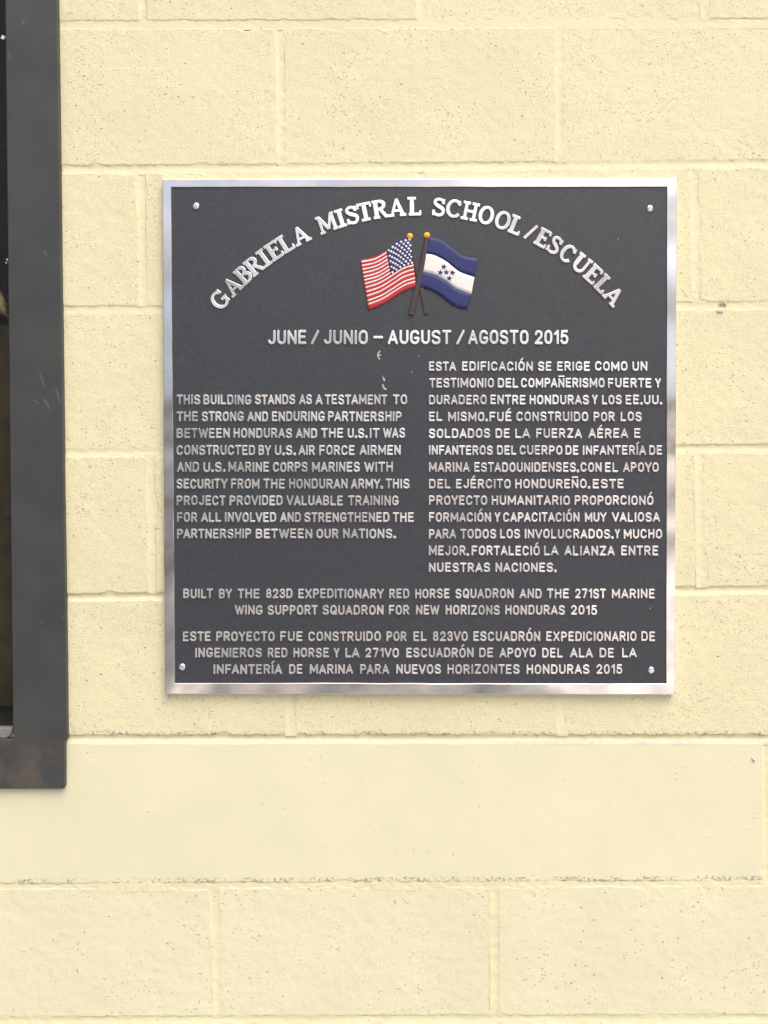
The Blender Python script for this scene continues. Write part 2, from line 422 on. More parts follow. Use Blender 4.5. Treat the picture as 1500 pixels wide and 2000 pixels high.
for (px, py, r) in ((6, 73, .0035), (14, 507, .0016), (12, 513, .0014)):
    x, z = at(px, py, .009); V, F = prism([(x - r, z - r * .3), (x + r * .2, z - r), (x + r, z + r * .2), (x - r * .3, z + r)], .0085, .0098, .0002)
    mesh_obj("paint_fleck", loc(V), F, M_WHITE, win, smooth=False)

# ------------------------------------------------------------------ plaque
FLD, TOP = -.0088, -.0104                                # field and polished levels
pc = at(820, 852)
plaque = thing("plaque", "square dark cast metal plaque with silver border, raised bilingual text and two crossed flags", "plaque", (pc[0], 0, pc[1]))
PX, PZ = pc
def pp(px, py, y=FLD):
    x, z = at(px, py, y); return (x - PX, z - PZ)
OUT = [pp(317.5, 1355.5, TOP), pp(1322, 1357, TOP), pp(1322.5, 347.5, TOP), pp(317.5, 349.5, TOP)]
OUT[0] = (OUT[3][0] + .0005, OUT[0][1]); OUT[1] = (OUT[2][0] - .0005, OUT[1][1])
INN = [pp(341, 1335, TOP), pp(1302, 1336, TOP), pp(1303.5, 364, TOP), pp(333.5, 364.5, TOP)]
def rim():
    n = 90; V, F = [], []
    prof = [(0, 0.0), (0, TOP + .0012), (.0003, TOP + .0004), (.0011, TOP), ('w', TOP), ('w1', TOP + .0003), ('w2', FLD + .0004)]
    P = len(prof)
    for s in range(4):
        o0, o1, i0, i1 = OUT[s], OUT[(s + 1) % 4], INN[s], INN[(s + 1) % 4]
        for k in range(n):
            t = k / n; O = Vector(o0).lerp(Vector(o1), t); I = Vector(i0).lerp(Vector(i1), t)
            fade = min(1, t * 8, (1 - t) * 8)
            wob = (.0007 * float(fbm(t * 3 + s * 7, 3.3, 1.5, 2, 5)) + .0003 * float(fbm(t * 30 + s * 70, 1.3, 1, 2, 6))) * fade
            dirv = (I - O).normalized(); L = (I - O).length + wob
            owob = .0004 * float(fbm(t * 14 + s * 30, 8.3, 1, 2, 9)) * fade
            for a, y in prof:
                d = {'w': L, 'w1': L + .0004, 'w2': L + .0011}.get(a, a if isinstance(a, str) else a + owob)
                if isinstance(a, (int, float)): d = d * (1.414 if k == 0 else 1)
                q = O + dirv * d
                V.append((q.x, y, q.y))
    m = 4 * n
    for a in range(m):
        b = (a + 1) % m
        for p in range(P - 1): F.append((a * P + p, b * P + p, b * P + p + 1, a * P + p + 1))
    return mesh_obj("border", V, F, M_RIM, plaque, smooth=False)
rim()
# dark field: a real plate with gentle casting unevenness
nx = nz = 120
X, Z = np.meshgrid(np.linspace(OUT[3][0] + .004, OUT[2][0] - .004, nx), np.linspace(OUT[3][1] - .004, OUT[0][1] + .004, nz))
Y = FLD - .00025 * fbm(X, Z, 22, 3, 61); V = np.stack([X, Y, Z], -1).reshape(-1, 3)
a = (np.arange(nz - 1)[:, None] * nx + np.arange(nx - 1)[None, :]).ravel(); F = np.stack([a, a + nx, a + nx + 1, a + 1], -1).tolist()
nV = len(V); cs = [0, nx - 1, nz * nx - 1, (nz - 1) * nx]; V = np.vstack([V, [(V[c][0], -.0005, V[c][2]) for c in cs]])
F.append((nV, nV + 1, nV + 2, nV + 3))
mesh_obj("back_plate", V, F, M_FIELD, plaque)

# --- raised strokes
def catmull(pts, n=5):
    out = []
    P = [pts[0]] + list(pts) + [pts[-1]]
    for i in range(1, len(P) - 2):
        p0, p1, p2, p3 = P[i - 1], P[i], P[i + 1], P[i + 2]
        for k in range(n):
            t = k / n
            out.append(tuple(.5 * (2 * p1[j] + (p2[j] - p0[j]) * t + (2 * p0[j] - 5 * p1[j] + 4 * p2[j] - p3[j]) * t * t + (3 * p1[j] - p0[j] - 3 * p2[j] + p3[j]) * t ** 3) for j in range(len(p1))))
    out.append(tuple(pts[-1])); return out
class Strokes:
    def __init__(s): s.V, s.F, s.n = [], [], 0
    def ribbon(s, pts, w, closed=False, round_cap=True, lift=TOP, base=FLD, draft=.00022, bev=.00025):
        """pts (x,z[,w]) ; flat sanded top, drafted cast sides"""
        pts = [tuple(p) for p in pts]
        q = [pts[0]]
        for p in pts[1:]:
            if math.hypot(p[0] - q[-1][0], p[1] - q[-1][1]) > 1e-6: q.append(p)
        pts = q
        if closed and math.hypot(pts[0][0] - pts[-1][0], pts[0][1] - pts[-1][1]) < 1e-5: pts = pts[:-1]
        n = len(pts); up = lift - (s.n % 9) * .000018; s.n += 1
        rows = []
        nrm = []
        for k in range(n):
            a = pts[k - 1] if (k > 0 or closed) else pts[k]; b = pts[(k + 1) % n] if (k < n - 1 or closed) else pts[k]
            t = Vector((b[0] - a[0], b[1] - a[1])).normalized(); nrm.append(Vector((-t.y, t.x)))
        def prof(hw): return [(hw + draft, base + .0003), (hw, up + bev * .4), (max(hw - bev, hw * .4), up)]
        sec = []
        for k in range(n):
            hw = (pts[k][2] if len(pts[k]) > 2 else w) / 2; c = Vector(pts[k][:2]); P = prof(hw); r = []
            for d, y in P: r.append((c + nrm[k] * d, y))
            for d, y in reversed(P): r.append((c - nrm[k] * d, y))
            sec.append(r)
        b0 = len(s.V)
        for r in sec:
            for p, y in r: s.V.append((p.x, y, p.y))
        m = 6
        for k in range(n if closed else n - 1):
            a, b = b0 + k * m, b0 + ((k + 1) % n) * m
            for j in range(m - 1): s.F.append((a + j, b + j, b + j + 1, a + j + 1))
        if not closed:
            for end in (0, n - 1):
                c = Vector(pts[end][:2]); hw = (pts[end][2] if len(pts[end]) > 2 else w) / 2; nn = nrm[end]
                t = Vector((nn.y, -nn.x)) * (1 if end else -1)
                if round_cap:
                    rings = []
                    steps = 6; P = prof(hw)
                    for g in range(steps + 1):
                        th = math.pi * g / steps; rings.append([(c + nn * (d * math.cos(th)) + t * (d * math.sin(th)), y) for d, y in P])
                    bb = len(s.V)
                    for r in rings:
                        for p, y in r: s.V.append((p.x, y, p.y))
                    for g in range(steps):
                        a, b = bb + g * 3, bb + (g + 1) * 3
                        for j in range(2): s.F.append((a + j, b + j, b + j + 1, a + j + 1) if not end else (a + j, a + j + 1, b + j + 1, b + j))
                    s.F.append(tuple(bb + g * 3 + 2 for g in range(steps + 1)))
                else:
                    a = b0 + end * m; s.F.append(tuple(a + j for j in range(m)))
    def dot(s, x, z, r): s.ribbon([(x - r * .02, z), (x + r * .02, z)], 2 * r)
    def build(s, name, mat, parent):
        return mesh_obj(name, s.V, s.F, mat, parent, smooth=False)

def arc(cx, cy, rx, ry, a0, a1, n=10):
    return [(cx + rx * math.cos(math.radians(a0 + (a1 - a0) * k / n)), cy + ry * math.sin(math.radians(a0 + (a1 - a0) * k / n))) for k in range(n + 1)]
OV = arc(.5, .66, .5, .34, 0, 180) + arc(.5, .34, .5, .34, 180, 360)
G = {}   # glyph: (width/height, [strokes], ) stroke = (points, closed)
G['A'] = (.60, [([(0, 0), (.5, 1)], 0), ([(.5, 1), (1, 0)], 0), ([(.17, .29), (.83, .29)], 0)])
G['B'] = (.50, [([(0, 0), (0, 1)], 0), ([(0, 1), (.5, 1)] + arc(.52, .765, .42, .235, 90, -90) + [(0, .53)], 0), ([(0, .53), (.5, .53)] + arc(.55, .265, .45, .265, 90, -90) + [(0, 0)], 0)])
G['C'] = (.52, [(arc(.5, .68, .5, .32, 22, 180) + arc(.5, .32, .5, .32, 180, 338), 0)])
G['D'] = (.52, [([(0, 0), (0, 1), ], 0), ([(0, 1), (.45, 1)] + arc(.5, .66, .5, .34, 90, 0) + arc(.5, .34, .5, .34, 0, -90) + [(0, 0)], 0)])
G['E'] = (.44, [([(0, 0), (0, 1)], 0), ([(0, 1), (1, 1)], 0), ([(0, .52), (.86, .52)], 0), ([(0, 0), (1, 0)], 0)])
G['F'] = (.44, [([(0, 0), (0, 1)], 0), ([(0, 1), (1, 1)], 0), ([(0, .50), (.86, .50)], 0)])
G['G'] = (.54, [(arc(.5, .68, .5, .32, 25, 180) + arc(.5, .32, .5, .32, 180, 355), 0), ([(.55, .42), (1, .42), ], 0), ([(1, .42), (1, .28)], 0)])
G['H'] = (.50, [([(0, 0), (0, 1)], 0), ([(1, 0), (1, 1)], 0), ([(0, .52), (1, .52)], 0)])
G['I'] = (.0, [([(0, 0), (0, 1)], 0)])
G['J'] = (.42, [([(1, 1), (1, .3)] + arc(.5, .3, .5, .3, 0, -160), 0)])
G['K'] = (.50, [([(0, 0), (0, 1)], 0), ([(0, .4), (1, 1)], 0), ([(.35, .6), (1, 0)], 0)])
G['L'] = (.42, [([(0, 1), (0, 0)], 0), ([(0, 0), (1, 0)], 0)])
G['M'] = (.68, [([(0, 0), (0, 1)], 0), ([(0, 1), (.5, .25)], 0), ([(.5, .25), (1, 1)], 0), ([(1, 1), (1, 0)], 0)])
G['N'] = (.52, [([(0, 0), (0, 1)], 0), ([(0, 1), (1, 0)], 0), ([(1, 0), (1, 1)], 0)])
G['O'] = (.52, [(OV, 1)])
G['0'] = (.46, [(OV, 1)])
G['P'] = (.48, [([(0, 0), (0, 1)], 0), ([(0, 1), (.5, 1)] + arc(.52, .73, .48, .27, 90, -90) + [(0, .46)], 0)])
G['Q'] = (.52, [(OV, 1), ([(.58, .28), (1, -.04)], 0)])
G['R'] = (.50, [([(0, 0), (0, 1)], 0), ([(0, 1), (.5, 1)] + arc(.52, .74, .46, .26, 90, -90) + [(0, .48)], 0), ([(.5, .48), (1, 0)], 0)])
SP = [(.98, .83), (.82, .96), (.5, 1), (.12, .94), (0, .76), (.12, .60), (.5, .51), (.88, .41), (1, .24), (.88, .06), (.5, 0), (.16, .04), (0, .18)]
G['S'] = (.50, [(catmull(SP, 3), 0)])
G['T'] = (.52, [([(0, 1), (1, 1)], 0), ([(.5, 1), (.5, 0)], 0)])
G['U'] = (.50, [([(0, 1), (0, .32)] + arc(.5, .32, .5, .32, 180, 360) + [(1, 1)], 0)])
G['V'] = (.60, [([(0, 1), (.5, 0)], 0), ([(.5, 0), (1, 1)], 0)])
G['W'] = (.84, [([(0, 1), (.25, 0)], 0), ([(.25, 0), (.5, .9)], 0), ([(.5, .9), (.75, 0)], 0), ([(.75, 0), (1, 1)], 0)])
G['X'] = (.54, [([(0, 0), (1, 1)], 0), ([(0, 1), (1, 0)], 0)])
G['Y'] = (.56, [([(0, 1), (.5, .45)], 0), ([(1, 1), (.5, .45)], 0), ([(.5, .45), (.5, 0)], 0)])
G['Z'] = (.50, [([(0, 1), (1, 1)], 0), ([(1, 1), (0, 0)], 0), ([(0, 0), (1, 0)], 0)])
G['1'] = (.22, [([(1, 0), (1, 1)], 0), ([(1, 1), (0, .78)], 0)])
G['2'] = (.48, [(catmull([(.03, .76), (.16, .93), (.5, 1), (.86, .91), (.96, .72), (.84, .53), (.4, .25), (0, 0)], 4), 0), ([(0, 0), (1, 0)], 0)])
G['3'] = (.46, [(catmull([(.02, .8), (.2, .95), (.5, 1), (.85, .92), (.93, .75), (.8, .58), (.42, .53)], 4), 0), (catmull([(.42, .53), (.85, .47), (1, .27), (.86, .06), (.5, 0), (.15, .06), (0, .22)], 4), 0)])
G['5'] = (.46, [([(.92, 1), (.14, 1)], 0), ([(.14, 1), (.06, .52)], 0), (catmull([(.06, .52), (.3, .62), (.6, .63), (.92, .5), (1, .3), (.86, .07), (.5, 0), (.16, .05), (0, .2)], 4), 0)])
G['7'] = (.46, [([(0, 1), (1, 1)], 0), ([(1, 1), (.36, 0)], 0)])
G['8'] = (.46, [(arc(.5, .76, .42, .24, -90, 270, 20), 1), (arc(.5, .26, .5, .26, 90, 450, 20), 1)])
G['/'] = (.36, [([(0, -.02), (1, 1.0)], 0)])
G['-'] = (.46, [([(0, .5), (1, .5)], 0)])
ACC = {'Á': 'A', 'É': 'E', 'Í': 'I', 'Ó': 'O', 'Ñ': 'N'}
rj = random.Random(5)
def word(S, text, x0, x1, ytop, ybot, sw):
    """lay one word between photo x0..x1, caps from ytop to ybot, stroke width sw (photo px)"""
    h = ybot - ytop - sw; seq = []; x = 0; gap = .33; x0 += .5; x1 -= .7
    for i, ch in enumerate(text):
        if ch == '.':
            seq.append((ch, x, 0)); x += .33; continue
        b = ACC.get(ch, ch); w = G[b][0]; seq.append((ch, x, w)); x += w + gap
        nxt = text[i + 1] if i + 1 < len(text) else ''
        if (b + nxt) in ('LA', 'LT', 'LV', 'AT', 'TA', 'AY', 'YA', 'AV', 'VA', 'PA', 'FA', 'LY', 'WA'): x -= .06
        if b in 'AVWYT' or nxt in ('A', 'V', 'W', 'Y', 'T'): x -= .05
    nat = seq[-1][1] + (seq[-1][2] if text[-1] != '.' else .05)
    avail = (x1 - x0 - sw)
    kx = avail / nat if nat > .01 else h
    for ch, gx, gw in seq:
        jz = rj.uniform(-.35, .35); js = rj.uniform(.94, 1.06); jr = rj.uniform(-.012, .012)
        if ch == '.':
            c = pp(x0 + sw / 2 + gx * kx, ybot - sw * .62 + jz); S.dot(c[0], c[1], 2.7 * PXM); continue
        b = ACC.get(ch, ch)
        def T(p): 
            X = x0 + sw / 2 + (gx + p[0] * gw) * kx; Yp = ybot - sw / 2 - p[1] * h + jz
            return pp(X + jr * (p[1] - .5) * h, Yp)
        wpx = sw * js * PXM
        for pts, cl in G[b][1]:
            S.ribbon([T(p) for p in pts], wpx, closed=bool(cl))
        if ch in 'ÁÉÍÓ':
            cx = x0 + sw / 2 + (gx + gw * .5) * kx
            S.ribbon([pp(cx - 1.4, ytop - 2.4), pp(cx + 2.2, ytop - 6.0)], wpx * .8)
        if ch == 'Ñ':
            cx = x0 + sw / 2 + (gx + gw * .5) * kx
            S.ribbon([pp(cx - 5, ytop - 3.6), pp(cx + 5, ytop - 3.6)], wpx * .7)
def line(words, ox, sc, y0, y1, sw=3.25):
    S = Strokes()
    for t, a, b in words: word(S, t, ox + a / sc, ox + b / sc, y0, y1, sw)
    return S.build("text_line", M_METAL, plaque)
LC = [
 (771.2, 790.2, "THIS 43 182 BUILDING 197 475 STANDS 493 727 AS 746 823 A 840 884 TESTAMENT 893 1256 TO 1285 1370"),
 (804.2, 823.0, "THE 43 168 STRONG 188 432 AND 449 572 ENDURING 590 897 PARTNERSHIP 912 1338"),
 (836.8, 855.6, "BETWEEN 43 352 HONDURAS 370 709 AND 727 853 THE 872 1003 U.S. 1025 1143 IT 1152 1212 WAS 1228 1358"),
 (869.8, 888.8, "CONSTRUCTED 43 497 BY 513 588 U.S. 607 731 AIR 743 840 FORCE 862 1068 AIRMEN 1093 1333"),
 (902.8, 921.8, "AND 45 175 U.S. 197 327 MARINE 340 577 CORPS 596 798 MARINES 820 1098 WITH 1120 1288"),
 (935.6, 954.4, "SECURITY 43 338 FROM 355 522 THE 540 668 HONDURAN 688 1028 ARMY. 1043 1231 THIS 1242 1384"),
 (968.2, 987.0, "PROJECT 43 328 PROVIDED 347 655 VALUABLE 673 1000 TRAINING 1027 1321"),
 (1001.0, 1019.6, "FOR 45 165 ALL 183 301 INVOLVED 320 618 AND 637 760 STRENGTHENED 776 1268 THE 1283 1408"),
 (1033.0, 1051.4, "PARTNERSHIP 45 475 BETWEEN 497 825 OUR 846 975 NATIONS. 998 1306")]
RC = [
 (706.8, 724.6, "ESTA 50 210 EDIFICACIÓN 240 650 SE 676 757 ERIGE 785 977 COMO 1003 1193 UN 1218 1307"),
 (739.2, 757.4, "TESTIMONIO 52 427 DEL 445 566 COMPAÑERISMO 578 1062 FUERTE 1077 1330 Y 1348 1385"),
 (772.0, 790.2, "DURADERO 50 385 ENTRE 402 608 HONDURAS 627 972 Y 987 1021 LOS 1043 1160 EE.UU. 1178 1393"),
 (804.8, 823.0, "EL 50 130 MISMO. 160 392 FUÉ 397 527 CONSTRUIDO 552 968 POR 995 1120 LOS 1150 1275"),
 (837.6, 855.8, "SOLDADOS 50 405 DE 432 518 LA 545 635 FUERZA 665 932 AÉREA 965 1197 E 1227 1268"),
 (870.6, 888.6, "INFANTEROS 50 420 DEL 440 556 CUERPO 570 820 DE 833 912 INFANTERÍA 933 1300 DE 1313 1392"),
 (903.6, 922.0, "MARINA 50 288 ESTADOUNIDENSES. 310 916 CON 920 1045 EL 1060 1140 APOYO 1163 1372"),
 (936.0, 954.0, "DEL 50 178 EJÉRCITO 205 523 HONDUREÑO. 545 980 ESTE 990 1172"),
 (968.2, 986.4, "PROYECTO 50 388 HUMANITARIO 410 863 PROPORCIONÓ 886 1342"),
 (1001.0, 1019.2, "FORMACIÓN 50 410 Y 427 463 CAPACITACIÓN 476 918 MUY 945 1073 VALIOSA 1100 1380"),
 (1033.6, 1051.8, "PARA 50 210 TODOS 230 440 LOS 458 577 INVOLUCRADOS. 600 1114 Y 1116 1150 MUCHO 1168 1392"),
 (1066.2, 1084.8, "MEJOR. 50 284 FORTALECIÓ 295 690 LA 710 798 ALIANZA 827 1120 ENTRE 1153 1370"),
 (1099.2, 1117.2, "NUESTRAS 50 405 NACIONES. 432 787")]
O2 = (810 - 310) * 2.885
def off(s):
    t = s.split(); return [(t[i], float(t[i + 1]), float(t[i + 2])) for i in range(0, len(t), 3)]
def sh(s): return [(w, a + O2, b + O2) for w, a, b in off(s)]
for y0, y1, s in LC: line(off(s), 330, 2.941, y0, y1)
for y0, y1, s in RC: line(off(s), 820, 2.941, y0, y1)
BC = [
 (1150.0, 1168.4, off("BUILT 137 308 BY 338 415 THE 443 570 823D 603 755 EXPEDITIONARY 785 1270 RED 1297 1413 HORSE 1443 1640") + sh("SQUADRON 228 558 AND 588 716 THE 742 870 271ST 900 1078 MARINE 1108 1353")),
 (1182.0, 1200.4, off("WING 428 587 SUPPORT 613 898 SQUADRON 922 1268 FOR 1295 1413") + sh("NEW 5 140 HORIZONS 172 480 HONDURAS 508 847 2015 877 1028")),
 (1233.4, 1252.0, off("ESTE 135 295 PROYECTO 323 655 FUE 683 812 CONSTRUIDO 842 1253 POR 1282 1398 EL 1433 1511") + sh("823VO 100 300 ESCUADRÓN 328 708 EXPEDICIONARIO 738 1250 DE 1273 1355")),
 (1265.4, 1283.8, off("INGENIEROS 205 583 RED 613 727 HORSE 757 960 Y 985 1020 LA 1050 1133 271VO 1162 1355 ESCUADRÓN 1393 1775") + sh("DE 360 443 APOYO 475 683 DEL 715 835 ALA 872 1005 DE 1038 1123 LA 1165 1252")),
 (1297.6, 1316.0, off("INFANTERÍA 308 697 DE 733 812 MARINA 850 1097 PARA 1133 1300 NUEVOS 1337 1592") + sh("HORIZONTES 182 592 HONDURAS 628 985 2015 1020 1170"))]
for y0, y1, w in BC: line(w, 310, 2.885, y0, y1, 3.2)
# date line, letter by letter
for t, a, b in (("JUNE", 523.2, 598), ("/", 607, 623), ("JUNIO", 632, 718.3), ("-", 729, 748), ("AUGUST", 757.3, 881), ("/", 891, 907), ("AGOSTO", 914, 1032), ("2015", 1043.7, 1109.6)):
    # same layout as word(), one object per letter
    h = 27.2 - 4.4; x = 0; seq = []
    for ch in t: seq.append((ch, x)); x += G[ch][0] + .30
    nat = x - .30; kx = (b - a - 4.4) / max(nat, .01)
    for ch, gx in seq:
        S = Strokes(); js = rj.uniform(-.25, .25)
        for pts, cl in G[ch][1]:
            S.ribbon([pp(a + 2.2 + (gx + p[0] * G[ch][0]) * kx, 672.6 - 2.2 - p[1] * h + js) for p in pts], 4.5 * PXM, closed=bool(cl))
        S.build("letter", M_METAL, plaque)

# --- title letters with slab serifs, on an arc
TK, TN, SF = .225, .13, .105
def seriff(): 
    g = {}
    def bar(x0, x1, y): return ([(x0, y, SF), (x1, y, SF)])
    def stem(x, y0=0.02, y1=.98, w=TK): return [(x, y0, w), (x, y1, w)]
    s = SF / 2
    def sers(x, l=.13, top=True, bot=True):
        r = []
        if bot: r.append(bar(x - l - TK / 2 + .03, x + l + TK / 2 - .03, s))
        if top: r.append(bar(x - l - TK / 2 + .03, x + l + TK / 2 - .03, 1 - s))
        return r
    g['I'] = (.34, [stem(.17)] + sers(.17))
    g['L'] = (.62, [stem(.17)] + sers(.17, top=True, bot=False) + [bar(.02, .60, s), [(.575, .02, .075), (.575, .27, .05)]])
    g['E'] = (.62, [stem(.17), bar(.02, .58, s), bar(.02, .56, 1 - s), [(.17, .52, .085), (.44, .52, .085)], [(.565, .02, .075), (.565, .25, .05)], [(.55, .98, .075), (.55, .77, .05)], [(.44, .40, .06), (.44, .64, .06)]])
    g['T'] = (.70, [stem(.35)] + sers(.35, top=False) + [bar(.02, .68, 1 - s), [(.05, .98, .07), (.04, .73, .05)], [(.65, .98, .07), (.66, .73, .05)]])
    g['H'] = (.80, [stem(.17, w=.15), stem(.63, w=.15)] + sers(.17, .10) + sers(.63, .10) + [[(.17, .5, .09), (.63, .5, .09)]])
    g['A'] = (.80, [[(.13, .02, .09), (.40, .97, .11)], [(.38, .97, .15), (.67, .02, .17)], [(.22, .30, .08), (.60, .30, .08)], bar(.0, .26, s), bar(.52, .82, s)])
    g['M'] = (.98, [[(.15, .02, .10), (.17, .98, .10)], [(.17, .96, .16), (.49, .16, .14)], [(.49, .16, .10), (.80, .96, .10)], stem(.82, w=.16), bar(.02, .29, s), bar(.02, .22, 1 - s), bar(.70, .96, s), bar(.78, .96, 1 - s)])
    bowl = lambda cy, ry, rx, x0: [(x0, cy + ry, SF)] + [(p[0], p[1], .10 + .08 * math.cos(math.radians(90 - 180 * k / 12))) for k, p in enumerate(arc(x0 + .16, cy, rx, ry, 90, -90, 12))] + [(x0, cy - ry, SF)]
    g['B'] = (.68, [stem(.17), bar(.02, .2, s), bar(.02, .2, 1 - s), bowl(.745, .205, .22, .17), bowl(.285, .24, .27, .17)])
    g['R'] = (.72, [stem(.17), bar(.02, .32, s), bar(.02, .2, 1 - s), bowl(.73, .22, .23, .17), [(.36, .50, .15), (.60, .06, .15)], bar(.54, .74, s)])
    g['U'] = (.74, [[(.16, .98, TK), (.16, .33, TK)] + [(p[0], p[1], .165 - .06 * k / 14) for k, p in enumerate(arc(.38, .33, .22, .27, 180, 360, 14))] + [(.60, .98, .10)], bar(.0, .32, 1 - s), bar(.48, .74, 1 - s)])
    g['C'] = (.74, [[(p[0], p[1], .09 + .09 * abs(math.cos(math.radians(35 + 290 * k / 26)))) for k, p in enumerate(arc(.40, .5, .31, .445, 35, 325, 26))], [(.655, .98, .06), (.66, .70, .08)]])
    g['G'] = (.80, [[(p[0], p[1], .09 + .09 * abs(math.cos(math.radians(38 + 280 * k / 26)))) for k, p in enumerate(arc(.40, .5, .31, .445, 38, 318, 26))], [(.655, .98, .06), (.66, .70, .08)], [(.64, .06, .15), (.64, .42, .15)], bar(.46, .78, .42)])
    g['O'] = (.76, [('closed', [(p[0], p[1], .09 + .09 * abs(math.cos(math.radians(360 * k / 30)))) for k, p in enumerate(arc(.38, .5, .30, .45, 0, 360, 30)[:-1])])])
    sp = [(.50, .70), (.47, .86), (.30, .945), (.14, .87), (.12, .72), (.22, .59), (.38, .49), (.51, .37), (.52, .20), (.42, .07), (.27, .045), (.12, .12), (.075, .30)]
    sp3 = [(x, y, .09 + .085 * max(0, 1 - abs(k - 6) / 5)) for k, (x, y) in enumerate(sp)]
    g['S'] = (.60, [catmull(sp3, 3), [(.535, .98, .05), (.525, .68, .08)], [(.055, .02, .05), (.065, .34, .08)]])
    g['/'] = (.44, [[(.06, .02, .10), (.38, .98, .10)]])
    return g
SG = seriff()
title = [('G', 429.2, 32.5), ('A', 453.6, 32.5), ('B', 475.6, 25.5), ('R', 496.3, 30), ('I', 515.5, 17), ('E', 535, 27), ('L', 557, 26), ('A', 586.8, 34),
         ('M', 638.3, 37), ('I', 665.2, 16.5), ('S', 687.3, 23.5), ('T', 712.4, 27), ('R', 742.8, 30), ('A', 775.3, 34), ('L', 808.8, 26),
         ('S', 857.2, 24), ('C', 885.6, 29), ('H', 918.2, 32), ('O', 949.5, 30), ('O', 981.8, 30), ('L', 1006.5, 25), ('/', 1036.5, 13),
         ('E', 1059.8, 24.5), ('S', 1083.5, 22.5), ('C', 1108, 26), ('U', 1134.8, 31.5), ('E', 1158, 25.5), ('L', 1177, 23.5), ('A', 1198.7, 34)]
CXT, CYT, RT, HT = 817.5, 907.8, 504.3, 34.5
for ch, x, wpx in title:
    th = math.asin((x - CXT) / RT); w, strokes = SG[ch]; S = Strokes()
    raw = [(st[1] if isinstance(st, tuple) else st) for st in strokes]
    lo = min(p[0] - (p[2] / 2 if len(st) > 2 or abs(st[0][0] - st[-1][0]) < .05 else 0) for st in raw for p in st)
    hi = max(p[0] + (p[2] / 2 if len(st) > 2 or abs(st[0][0] - st[-1][0]) < .05 else 0) for st in raw for p in st)
    sx = wpx / ((hi - lo) * HT); mid = (lo + hi) / 2
    def T(p):
        lx = (p[0] - mid) * HT * sx; ly = (p[1] - .5) * HT
        rr_ = RT + ly; X = CXT + rr_ * math.sin(th) + lx * math.cos(th); Y = CYT - rr_ * math.cos(th) + lx * math.sin(th)
        q = pp(X, Y); return (q[0], q[1], (.075 + .72 * p[2]) * HT * PXM)
    for st in strokes:
        cl = isinstance(st, tuple) and st[0] == 'closed'
        if cl: st = st[1]
        S.ribbon([T(p) for p in st], 1, closed=cl, round_cap=False, lift=TOP, draft=.0004, bev=.0003)
    S.build("letter", M_METAL, plaque)

# --- crossed flags
def fp(x, y): return pp(680 + x / 5.357, 430 + y / 5.357)
def curve_eval(pts, t):
    C = catmull(pts, 12); f = t * (len(C) - 1); i = min(int(f), len(C) - 2); a = f - i
    return (C[i][0] * (1 - a) + C[i + 1][0] * a, C[i][1] * (1 - a) + C[i + 1][1] * a)
def patch(Pf, u0, u1, v0, v1, base, h, nu=24, nv=4, dome=.0002, ripple=0):
    dome *= .45; ripple *= .5
    V, F = [], []
    for j in range(nv + 1):
        for i in range(nu + 1):
            u, v = u0 + (u1 - u0) * i / nu, v0 + (v1 - v0) * j / nv
            q = Pf(u, v); x, z = fp(*q); d = dome * (math.sin(math.pi * j / nv) * .8) - (.00012 if j in (0, nv) else 0)
            V.append((x, h - d - ripple * math.sin(u * 7), z))
    for j in range(nv):
        for i in range(nu):
            a = j * (nu + 1) + i; F.append((a, a + 1, a + nu + 2, a + nu + 1))
    ring = list(range(nu + 1)) + [(j + 1) * (nu + 1) - 1 for j in range(1, nv + 1)] + [nv * (nu + 1) + i for i in range(nu - 1, -1, -1)] + [j * (nu + 1) for j in range(nv - 1, 0, -1)]
    n0 = len(V)
    for r in ring: V.append((V[r][0], base, V[r][2]))
    for k in range(len(ring)): F.append((ring[k], n0 + k, n0 + (k + 1) % len(ring), ring[(k + 1) % len(ring)]))
    return V, F
UT = [(655, 188), (530, 225), (400, 318), (270, 388), (128, 415)]
UB = [(706, 700), (600, 735), (485, 803), (360, 880), (213, 940)]
def US(u, v):
    a, b = curve_eval(UT, u), curve_eval(UB, u); return (a[0] + (b[0] - a[0]) * v, a[1] + (b[1] - a[1]) * v)
FB, FH = FLD + .0003, FLD - .0012
V, F = patch(US, 0, 1, 0, 1, FB, FH, 30, 10, .0002, .0001)
f1 = mesh_obj("flag", V, F, M_RED, plaque); f1['label'] = "striped red, white and blue flag leaning left"
cv = .535
whites = [.046, .122, .196, .267, .345, .413, .484, .560, .645, .728, .822, .895]      # cast ridges as counted on the plaque
prev = 0.0; bands = []
for wv in whites: bands += [(prev, wv - .014, 0), (wv - .014, wv + .014, 1)]; prev = wv + .014
bands.append((prev, 1.0, 0))
for k, (a, b, wht) in enumerate(bands):
    u0 = .505 if (a + b) / 2 < cv else .0
    V, F = patch(US, u0, 1.0 - (.012 if wht else .002), max(a, .004), min(b, .996), FH + .0004, FH - (.0007 if wht else .00035) - .00001 * k, 22, 4, .00022, .0001)
    mesh_obj("stripe", V, F, M_WHITE if wht else M_RED, f1)
V, F = patch(US, .0, .50, 0, cv, FH + .0004, FH - .00045, 16, 6, .0001, .0001)
mesh_obj("canton", V, F, M_BLUE, f1)
SV, SFc = [], []
